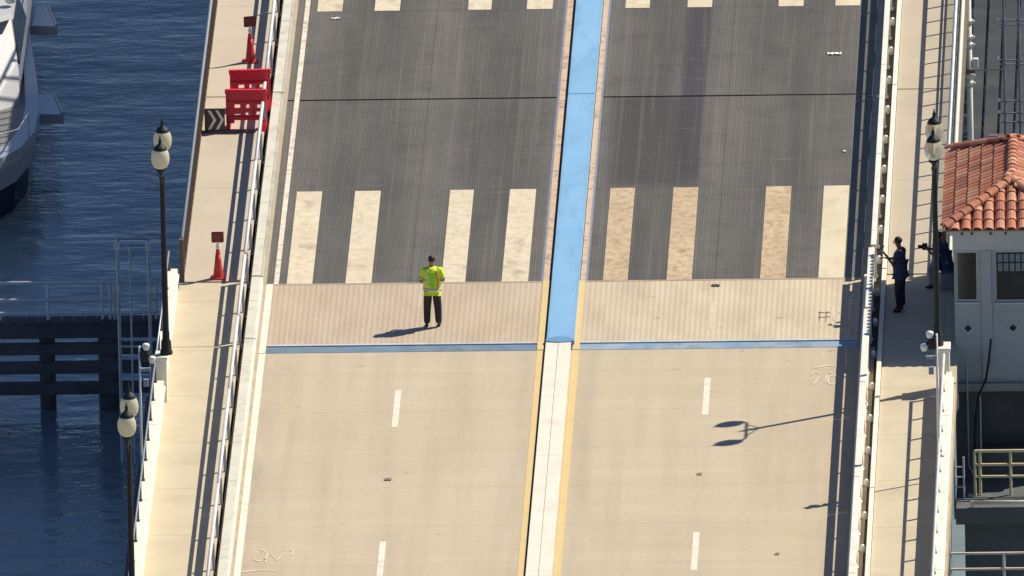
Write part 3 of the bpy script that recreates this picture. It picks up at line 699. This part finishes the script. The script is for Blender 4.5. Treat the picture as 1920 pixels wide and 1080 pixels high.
# ---------------------------------------------------------------- yacht
Yt = thing('yacht', 'white motor yacht moored under the left side of the bridge, cut by the frame edge', 'boat', (-17.0, 38.8, -9))
half = [(0, 0), (.8, .2), (1.6, 1.0), (2.2, 2.2), (2.5, 3.6), (2.55, 5.6), (2.4, 8.1), (2.1, 11.6), (1.75, 17), (1.6, 20)]
def outline(k, z, dy=0): 
    r = [(x*k, y+dy if y < 19 else y, z) for x, y in half]; return r + [(-x, y, z_) for x, y, z_ in reversed(r[1:])]
MB().loft([outline(.80, -.5, .6), outline(.92, .05, .25), outline(.95, .8, .15)]).build('hull_bottom', M['hulldark'], Yt)  # dark lower hull, widened so its colour also gives the hull's reflection
MB().loft([outline(.955, .80, .14), outline(1.0, 1.45, 0)]).build('hull', M['hull'], Yt)
MB().loft([outline(1.015, 1.45, -.02), outline(1.015, 1.57, -.02)]).build('rub_rail', M['hull'], Yt)
# coaming ring
rg = MB(); n = len(outline(1, 1))
a, b = outline(1.01, 1.575), outline(1.01, 1.72); c, d = [(x*.86, y*.97+.55, 1.72) for x, y, z in a], [(x*.86, y*.97+.55, 1.575) for x, y, z in a]
rv = [[rg.bm.verts.new(p) for p in r] for r in (a, b, c, d)]
for i in range(n):
    for j in range(4): rg.bm.faces.new((rv[j][i], rv[j][(i+1) % n], rv[(j+1) % 4][(i+1) % n], rv[(j+1) % 4][i]))
rg.build('coaming', M['hullband'], Yt)
MB().loft([[(x*.86, y*.97+.55, z) for x, y, z in outline(1, 1.58)], [(x*.86, y*.97+.55, z) for x, y, z in outline(1, 1.62)]]).build('foredeck', M['boatdeck'], Yt)
def ring(k, y0, y1, z, r=.5): return [(-k, y1, z), (-k, y0+r, z), (-k+r, y0, z), (k-r, y0, z), (k, y0+r, z), (k, y1, z)]
cab = MB().loft([ring(2.05, 5.2, 19, 1.6, 1.1), ring(2.0, 6.2, 19, 2.3, 1.0), ring(1.72, 8.2, 18.8, 3.3, .8)]).build('cabin', M['hull'], Yt)
for s in (-1, 1):
    g = MB(); g.loft([[(s*2.03, 7.4, 2.38), (s*2.03, 11.5, 2.38), (s*1.82, 11.5, 3.06), (s*1.82, 9.0, 3.06)], [(s*1.98, 7.4, 2.36), (s*1.98, 11.5, 2.36), (s*1.77, 11.5, 3.04), (s*1.77, 9.0, 3.04)]])
    g.build('window', M['glassdark'], cab)
    g = MB(); g.loft([[(s*.2, 6.25, 2.36), (s*1.1, 6.25, 2.36), (s*1.05, 7.8, 3.1), (s*.2, 7.8, 3.1)], [(s*.2, 6.35, 2.32), (s*1.1, 6.35, 2.32), (s*1.05, 7.9, 3.06), (s*.2, 7.9, 3.06)]]); g.build('windscreen', M['glassdark'], cab)
MB().loft([ring(1.85, 7.6, 18.5, 3.32, .7), ring(1.8, 7.7, 18.5, 3.44, .7)]).build('upper_deck', M['hull'], Yt)
MB().loft([ring(1.35, 9.6, 15.5, 3.45, .5), ring(1.3, 9.8, 15.3, 4.1, .5)]).build('flybridge', M['hull'], Yt)
MB().loft([ring(1.5, 10, 15.8, 5.1, .6), ring(1.45, 10.1, 15.7, 5.22, .6)]).build('hardtop', M['hull'], Yt)
for s in (-1, 1):
    MB().tube((s*1.2, 10.6, 4.0), (s*1.3, 10.9, 5.1), .05).tube((s*1.2, 15, 4.0), (s*1.3, 14.8, 5.1), .05).build('hardtop_post', M['steel'], Yt)
MB().path([(.5+1.9, 3.2, 1.7), (2.4, 3.3, 2.3), (2.2, 1.9, 2.3), (1.2, .9, 2.3), (0, .6, 2.3), (-1.2, .9, 2.3), (-2.2, 1.9, 2.3)], .02).build('bow_rail', M['steel'], Yt)
MB().ball((1.75, 9.0, 3.62), .15, 14, (1, 1, .8)).build('radar_dome', M['lampwhite'], Yt, True)
for y0, z, lx in ((6.4, 1.36, 3.15), (13.6, 1.55, 2.72)):
    p = MB().poly([(2.0, y0), (lx, y0-.1), (lx-.28, y0+1.7), (2.0, y0+1.8)], z-.25, z).build('side_platform', M['hull'], Yt)
    MB().path([(lx-.03, y0-.05, z+.02), (lx-.30, y0+1.65, z+.02)], .03).build('trim', M['hullband'], p)

# ---------------------------------------------------------------- traffic cones with paddles
def cone(label, x, y, rz):
    t = thing('traffic_cone', label, 'cone', (x, y, SWZ), 'traffic cones with paddle signs', rz)
    MB().box(-.18, .18, -.18, .18, 0, .04, .012).build('base', M['cone'], t)
    MB().lathe((0, 0, .04), [(.135, 0), (.125, .03), (.045, .68), (.035, .70), (.0, .70)], 18).build('body', M['cone'], t, True)
    MB().lathe((0, 0, .04), [(.084, .37), (.0645, .55), (.060, .55)], 18).build('collar', M['cone'], t, True)
    MB().tube((0, 0, .72), (0, 0, .92), .028).ball((0, 0, .80), .05, 8).build('stem', M['boardwhite'], t)
    MB().box(-.15, .15, -.018, .018, .90, 1.17, .03).build('paddle', M['signred'], t)
    return t
cone('red cone with dark red paddle at the near end of the left leaf sidewalk', -8.36, 5.35, 0)
cone('red cone with tilted red paddle on the left sidewalk above the barricades', -8.20, 23.6, .25)

# ---------------------------------------------------------------- barricades
def barricade(label, x, y, rz):
    t = thing('barricade', label, 'barricade', (x, y, SWZ), 'red plastic barricades', rz)
    ops = [(c-.07, c+.07, z, z+.10) for c in (-.22, .05, .30) for z in (.34, .52)]
    mb = MB(); wall_boxes(mb, -.50, .50, .14, .88, -.04, .04, ops + [(-.30, .34, .14, .22)])
    bmesh.ops.remove_doubles(mb.bm, verts=mb.bm.verts[:], dist=1e-4); mb.build('panel', M['red'], t)
    MB().box(-.52, .52, -.06, .06, .883, 1.0, .02).build('top_beam', M['red'], t)
    for s in (-1, 1):
        f = MB(); f.loft([[(s*.44+dx, -.30, 0), (s*.44+dx, .30, 0), (s*.44+dx, .06, .30), (s*.44+dx, -.06, .30)] for dx in (-.045, .045)]); f.build('foot', M['red'], t)
    B(-.498, .498, -.075, -.042, .64, .70).build('rib', M['red'], t); B(-.498, .498, -.075, -.042, .25, .31).build('rib', M['red'], t)
    return t
barricade('front red barricade on the left sidewalk beside the chevron board', -8.10, 17.9, -.04)
barricade('rear red barricade on the left sidewalk, nearer the upper cone', -8.06, 19.6, .05)
cb = thing('chevron_board', 'black board with two white chevrons leaning beside the front red barricade', 'sign', (-8.87, 17.55, SWZ))
MB().box(-.25, .25, -.02, .02, .05, .62, .008).build('board', M['boardblack'], cb)
for dx in (-.17, .02):
    c = MB(); c.loft([[(dx, y, .58), (dx+.07, y, .58), (dx+.21, y, .335), (dx+.07, y, .09), (dx, y, .09), (dx+.14, y, .335)] for y in (-.027, -.021)]); c.build('chevron', M['boardwhite'], cb)
MB().box(-.32, 1.0, -.06, .06, 0, .05, .008).build('foot', M['brown'], cb)

# ---------------------------------------------------------------- people
def skin_mesh(name, nodes, edges, mat, parent, sub=2, root=0):
    me = bpy.data.meshes.new(name); keys = list(nodes); idx = {k: i for i, k in enumerate(keys)}
    me.from_pydata([nodes[k][0] for k in keys], [(idx[a], idx[b]) for a, b in edges], [])
    o = bpy.data.objects.new(name+'_tmp', me); C.objects.link(o)
    md = o.modifiers.new('skin', 'SKIN'); md.use_smooth_shade = True
    for i, k in enumerate(keys):
        r = nodes[k][1]; r = r if isinstance(r, tuple) else (r, r)
        me.skin_vertices[0].data[i].radius = r; me.skin_vertices[0].data[i].use_root = (i == root)
    s2 = o.modifiers.new('sub', 'SUBSURF'); s2.levels = sub; s2.render_levels = sub
    dg = bpy.context.evaluated_depsgraph_get(); m2 = bpy.data.meshes.new_from_object(o.evaluated_get(dg)); m2.name = name
    bpy.data.objects.remove(o, do_unlink=True); m2.materials.clear(); m2.materials.append(mat)
    for p in m2.polygons: p.use_smooth = True
    return link(name, m2, parent)

def person(label, loc, rz, P, top, bottom, skin, group=None, vest=False, sleeve='short', lean=None):
    """P: joint positions for a figure facing local +Y."""
    t = thing('person', label, 'person', loc, group, rz)
    V = {k: Vector(v) for k, v in P.items()}
    N, E = {}, []
    def nd(k, p, r): N[k] = (tuple(p), r)
    nd('pelvis', V['pelvis'], (.13, .10)); nd('waist', V['pelvis'].lerp(V['chest'], .45), (.125, .095)); nd('chest', V['chest'], (.16, .105))
    nd('collar', V['chest'].lerp(V['neck'], .75), (.09, .075)); nd('neck', V['neck'], .052)
    hd = V['head']; nd('jaw', V['neck'].lerp(hd, .55), .068); nd('head', hd, (.078, .092)); nd('crown', hd+Vector((0, 0, .085)), (.062, .075))
    E += [('pelvis', 'waist'), ('waist', 'chest'), ('chest', 'collar'), ('collar', 'neck'), ('neck', 'jaw'), ('jaw', 'head'), ('head', 'crown')]
    for s in 'lr':
        sg = -1 if s == 'l' else 1
        nd(s+'sh', V[s+'sh'], .058); nd(s+'el', V[s+'el'], .042); nd(s+'wr', V[s+'wr'], .028)
        d = (V[s+'wr']-V[s+'el']).normalized(); pm = V[s+'wr']+d*.07; nd(s+'palm', pm, (.034, .02))
        E += [('collar', s+'sh'), (s+'sh', s+'el'), (s+'el', s+'wr'), (s+'wr', s+'palm')]
        side = d.cross(Vector((0, 0, 1))); side = side.normalized() if side.length > .1 else Vector((1, 0, 0)); upv = side.cross(d)
        for i, (off, ln) in enumerate(((-.03, .065), (-.01, .08), (.01, .075), (.03, .06))):
            a = pm+d*.03+side*off*.9; b = a+d*ln*.55-upv*.01; c = b+(d*.6-upv*.8).normalized()*ln*.5
            for j, q in enumerate((a, b, c)): nd(f'{s}f{i}{j}', q, .009)
            E += [(s+'palm', f'{s}f{i}0'), (f'{s}f{i}0', f'{s}f{i}1'), (f'{s}f{i}1', f'{s}f{i}2')]
        th = pm-d*.02+side*.04*sg; nd(s+'t1', th, .011); nd(s+'t2', th+d*.045+side*.015*sg, .010); E += [(s+'wr', s+'t1'), (s+'t1', s+'t2')]
        nd(s+'hp', V[s+'hp'], .085); nd(s+'kn', V[s+'kn'], .058); nd(s+'cf', V[s+'kn'].lerp(V[s+'an'], .3), .055); nd(s+'an', V[s+'an'], .038); nd(s+'to', V[s+'to'], (.036, .025))
        E += [('pelvis', s+'hp'), (s+'hp', s+'kn'), (s+'kn', s+'cf'), (s+'cf', s+'an'), (s+'an', s+'to')]
    body = skin_mesh('body', N, E, skin, t, 1)
    # face
    fc = V['face'].normalized() if 'face' in V else Vector((0, 1, 0)); sd_ = fc.cross(Vector((0, 0, 1)))
    MB().ball(hd+fc*.098+Vector((0, 0, -.01)), .016, 6, (1, 1, 1.5)).build('nose', skin, body)
    e = MB()
    for s in (-1, 1): e.ball(hd+fc*.086+sd_*.033*s+Vector((0, 0, .02)), .010, 6)
    e.build('eyes', M['hair'], body)
    MB().ball(hd+fc*.085+Vector((0, 0, -.055)), .018, 6, (1.2, .8, .3)).build('mouth', M['signred'], body)
    e = MB()
    for s in (-1, 1): e.ball(hd+sd_*.082*s, .022, 6, (.6, .6, 1.2))
    e.build('ears', skin, body)
    MB().ball(hd-fc*.022+Vector((0, 0, .045)), .098, 14, (.90, .98, .86)).build('hair', M['hair'], body, True)
    # shirt
    S, SE = {}, []
    up_ = 1.0
    S['pelvis'] = (tuple(V['pelvis']+Vector((0, 0, .03))), (.205, .17)); S['waist'] = (tuple(V['pelvis'].lerp(V['chest'], .45)), (.19, .155))
    S['chest'] = (tuple(V['chest']), (.215, .16)); S['collar'] = (tuple(V['chest'].lerp(V['neck'], .70)), (.13, .10)); S['nk'] = (tuple(V['neck'].lerp(V['chest'], .12)), (.068, .066))
    S['hem'] = (tuple(V['pelvis']-Vector((0, 0, .06))), (.20, .165)); SE += [('hem', 'pelvis'), ('pelvis', 'waist'), ('waist', 'chest'), ('chest', 'collar'), ('collar', 'nk')]
    for s in 'lr':
        S[s+'sh'] = (tuple(V[s+'sh']), .092); f = .72 if sleeve == 'short' else 1.0
        S[s+'el'] = (tuple(V[s+'sh'].lerp(V[s+'el'], f)), .078 if sleeve == 'short' else .062); SE += [('collar', s+'sh'), (s+'sh', s+'el')]
        if sleeve == 'long': S[s+'wr'] = (tuple(V[s+'el'].lerp(V[s+'wr'], .85)), .042); SE.append((s+'el', s+'wr'))
    shirt = skin_mesh('shirt', S, SE, top, t, 2)
    Tn, TE = {}, []
    Tn['pelvis'] = (tuple(V['pelvis']), (.19, .155)); Tn['belt'] = (tuple(V['pelvis'].lerp(V['chest'], .40)), (.175, .145)); TE.append(('pelvis', 'belt'))
    for s in 'lr':
        Tn[s+'hp'] = (tuple(V[s+'hp']-Vector((0, 0, .02))), .128); Tn[s+'kn'] = (tuple(V[s+'kn']), .100); Tn[s+'an'] = (tuple(V[s+'kn'].lerp(V[s+'an'], 1.04)), .082)
        TE += [('pelvis', s+'hp'), (s+'hp', s+'kn'), (s+'kn', s+'an')]
    skin_mesh('trousers', Tn, TE, bottom, t, 2)
    for s in 'lr':
        a, b = V[s+'an'], V[s+'to']; d = (b-a); d.z = 0; d.normalize()
        n = {'h': (tuple(a-d*.03+Vector((0, 0, -.045))), (.045, .045)), 'm': (tuple(a+d*.08+Vector((0, 0, -.05))), (.048, .038)), 'o': (tuple(a+d*.18+Vector((0, 0, -.058))), (.044, .028))}
        skin_mesh('shoe', n, [('h', 'm'), ('m', 'o')], M['shoe'], t, 1)
    if vest:
        def ell(z, rx, ry, n=20, cx=0, cy=0): return [(cx+rx*math.cos(2*math.pi*i/n), cy+ry*math.sin(2*math.pi*i/n), z) for i in range(n)]
        zc = V['pelvis'].z
        MB().loft([ell(zc-.08, .215, .175), ell(zc+.12, .215, .172), ell(zc+.30, .232, .178), ell(zc+.42, .215, .165), ell(zc+.50, .155, .13), ell(zc+.53, .09, .09)]).build('vest', top, shirt, True)
        MB().loft([ell(zc-.06, .222, .182), ell(zc+.02, .222, .182)], True).build('waist_band', M['reflect'], shirt, True)
        for xx in (-.145, .115):
            f = MB()
            f.loft([[(xx, -.10, zc+.04), (xx+.05, -.10, zc+.04), (xx+.05, -.178+abs(xx)*.12, zc+.04), (xx, -.176+abs(xx)*.16, zc+.04)],
                    [(xx, -.10, zc+.30), (xx+.05, -.10, zc+.30), (xx+.05, -.186+abs(xx)*.12, zc+.30), (xx, -.184+abs(xx)*.16, zc+.30)],
                    [(xx*.8, -.06, zc+.47), (xx*.8+.05, -.06, zc+.47), (xx*.8+.05, -.165, zc+.47), (xx*.8, -.165, zc+.47)]])
            f.build('reflective_stripe', M['orange'] if xx > 0 else M['reflect'], shirt)
        MB().loft([[(-.055, -.10, z), (.075, -.10, z), (.075, yy, z), (-.055, yy, z)] for z, yy in ((zc+.04, -.180), (zc+.30, -.189), (zc+.44, -.182))]).build('back_panel', M['hivis_green'], shirt)
        for s, sg in (('l', -1), ('r', 1)):
            p = V[s+'sh'].lerp(V[s+'el'], .62); q = V[s+'sh'].lerp(V[s+'el'], .80); MB().tube(p, q, .078, .075, 14).build('sleeve_band', M['reflect'], shirt, True)
    return t

base = dict(pelvis=(0, 0, .98), chest=(0, .01, 1.32), neck=(0, .01, 1.50), head=(0, .03, 1.66), lhp=(-.09, 0, .92), rhp=(.09, 0, .92),
            lsh=(-.19, .0, 1.43), rsh=(.19, .0, 1.43))
p1 = dict(base, lel=(-.29, -.05, 1.15), rel=(.29, -.05, 1.17), lwr=(-.15, .17, 1.08), rwr=(.14, .18, 1.12), head=(0, .05, 1.65), face=(0, 1, -.2),
          lkn=(-.13, .03, .50), rkn=(.13, .02, .50), lan=(-.14, -.02, .085), ran=(.14, .0, .085), lto=(-.16, .13, .03), rto=(.16, .15, .03))
person('flagger in lime hi-vis vest and dark trousers, seen from behind on the road', (-3.06, 1.5, .012), 0, p1, M['hivis'], M['trousers'], M['skin'], vest=True)
p2 = dict(base, lel=(-.22, .14, 1.20), rel=(.22, .12, 1.18), lwr=(-.10, .34, 1.40), rwr=(.08, .33, 1.24), head=(0, .06, 1.67), face=(0, 1, -.1),
          lkn=(-.11, .03, .50), rkn=(.11, .02, .50), lan=(-.12, -.01, .085), ran=(.13, .0, .085), lto=(-.13, .15, .03), rto=(.14, .16, .03))
nm = person('man in navy shirt and dark trousers standing on the right sidewalk with hands raised', (8.21, 2.0, SWZ), R(78), p2, M['navy'], M['darkcloth'], M['skin_dk'], sleeve='short')
nm.scale = (1.04, 1.04, 1.04)
ph = tag(B(-.04, .04, -.008, .008, -.08, .08, .008).build('phone', M['black'], None), 'small dark phone held up by the man in navy', 'phone')
ph.location = (7.80, 2.10, SWZ+1.55); ph.rotation_euler = (.3, 0, R(80))
p3 = dict(pelvis=(0, 0, .62), chest=(0, .08, .95), neck=(0, .15, 1.12), head=(0, .22, 1.26), face=(0, 1, -.3), lhp=(-.09, .04, .60), rhp=(.09, .04, .60), lsh=(-.19, .12, 1.05), rsh=(.19, .12, 1.05),
          lel=(-.25, .30, .86), rel=(.24, .28, .84), lwr=(-.08, .48, .98), rwr=(.08, .48, .94), lkn=(-.14, .40, .56), rkn=(.15, .38, .55), lan=(-.14, .34, .085), ran=(.15, .30, .085), lto=(-.15, .49, .03), rto=(.16, .45, .03))
person('person in dark shirt sitting by the house corner behind the right lamp pole', (9.30, 3.95, SWZ), R(84), p3, M['navy'], M['khaki'], M['skin_dk'])
tag(B(9.14, 9.52, 3.72, 4.18, SWZ+.002, .50, .02).build('equipment_box', M['stucco_dk'], None), 'grey box the seated person uses as a seat by the house', 'box')
cm = thing('camera', 'black camera held out by the seated person behind the lamp pole', 'camera', (8.77, 4.0, SWZ+1.0))
MB().box(-.07, .06, -.06, .06, -.07, .08, .015).build('camera_body', M['black'], cm)
MB().tube((-.07, 0, 0), (-.17, 0, 0), .045, .05, n=12).build('lens', M['black'], cm, True)

# ---------------------------------------------------------------- litter and painted marks
def litter(label, x, y, w_, d_, m, cat, rz=0):
    mb = MB(); n = 6
    top = [mb.bm.verts.new((-w_/2+w_*i/n, -d_/2+.03*math.sin(i*2.2), .012+.018*(i % 2))) for i in range(n+1)]
    bot = [mb.bm.verts.new((-w_/2+w_*i/n, d_/2+.03*math.sin(i*2.2+.4), .012+.018*((i+1) % 2))) for i in range(n+1)]
    for i in range(n): mb.bm.faces.new((top[i], top[i+1], bot[i+1], bot[i]))
    
    o = mb.build('paper_scrap' if cat == 'litter' else 'leaf_litter', m, None, False, (x, y, .012)); o.rotation_euler = (0, 0, rz); return tag(o, label, cat)
litter('white crumpled paper strip on the steel grid at the upper right', 6.21, 24.05, .34, .14, M['paper'], 'litter', .05)
litter('tiny white scrap on the steel grid left of the right railing', 6.60, 15.7, .08, .10, M['paper'], 'litter')
litter('small pale scrap on the steel grid near the top left', -6.22, 27.6, .2, .09, M['paper'], 'litter', .3)
litter('dark scrap lying in the left tan lanes below the lane dash', -3.77, -10.83, .17, .12, M['brown'], 'debris')
litter('small dark scrap lying in the right tan lanes between the lane dashes', 3.63, -10.68, .12, .10, M['brown'], 'debris')
litter('tiny dark scrap in the right tan lanes near the bottom of the picture', 5.6, -17.08, .10, .10, M['brown'], 'debris')
litter('black scrap on the upper edge of the right grooved slab', 3.69, 4.60, .20, .14, M['black'], 'debris')
# survey spray marks: thin painted ribbons on the road
def spray(strokes, m, par, z, w_=.022):
    for st in strokes:
        mb = MB(); pts = [Vector((x, y, 0)) for x, y in st]; L, Rr = [], []
        for i, p in enumerate(pts):
            d = (pts[min(i+1, len(pts)-1)]-pts[max(i-1, 0)]).normalized(); s = Vector((-d.y, d.x, 0))*w_*(1.0 if i % 2 else .8)
            L.append(mb.bm.verts.new((p.x+s.x, p.y+s.y*2.2, z))); Rr.append(mb.bm.verts.new((p.x-s.x, p.y-s.y*2.2, z)))
        for i in range(len(pts)-1): mb.bm.faces.new((L[i], L[i+1], Rr[i+1], Rr[i]))
        mb.build('spray_mark', m, par)
def arc(cx, cy, rx, ry, a0, a1, n=9): return [(cx+rx*math.cos(R(a0+(a1-a0)*i/n)), cy+ry*math.sin(R(a0+(a1-a0)*i/n))) for i in range(n+1)]
mk = worn('spray_paint_white', (.72, .64, .50), (.60, .50, .36), .8, 0, 9, 0, (.50, .40, .28), 4, .9)
spray([arc(-6.62, -16.7, .17, .45, 100, -150), [(-6.52, -16.95), (-6.45, -17.3)], [(-6.36, -16.6), (-6.22, -17.1), (-6.05, -16.55)], arc(-5.95, -16.5, .10, .25, 160, -60), [(-7.0, -18.0), (-6.6, -17.85), (-6.2, -17.9)]], mk, road, .009)
spray([[(6.12, -2.7), (6.22, -2.45), (6.34, -2.7)], [(6.2, -3.5), (6.32, -2.9), (6.46, -3.4), (6.5, -2.8)], arc(6.63, -3.2, .10, .35, 60, 330), [(6.08, -3.2), (6.2, -2.95)], [(6.2, -2.2), (6.5, -2.0), (6.75, -2.1)], [(6.55, -2.5), (6.8, -3.0)]], mk, road, .009)
dk = worn('spray_paint_dark', (.26, .20, .15), (.34, .26, .19), .8, 0, 9)
spray([[(6.2, 2.3), (6.5, 2.3)], [(6.2, 1.9), (6.5, 1.95)], [(6.25, 1.6), (6.25, 2.4)], [(6.4, 1.5), (6.42, 2.4)]], dk, road, .016, .015)
spray([arc(6.7, 1.9, .12, .4, 30, 300)], mk, road, .016, .015)
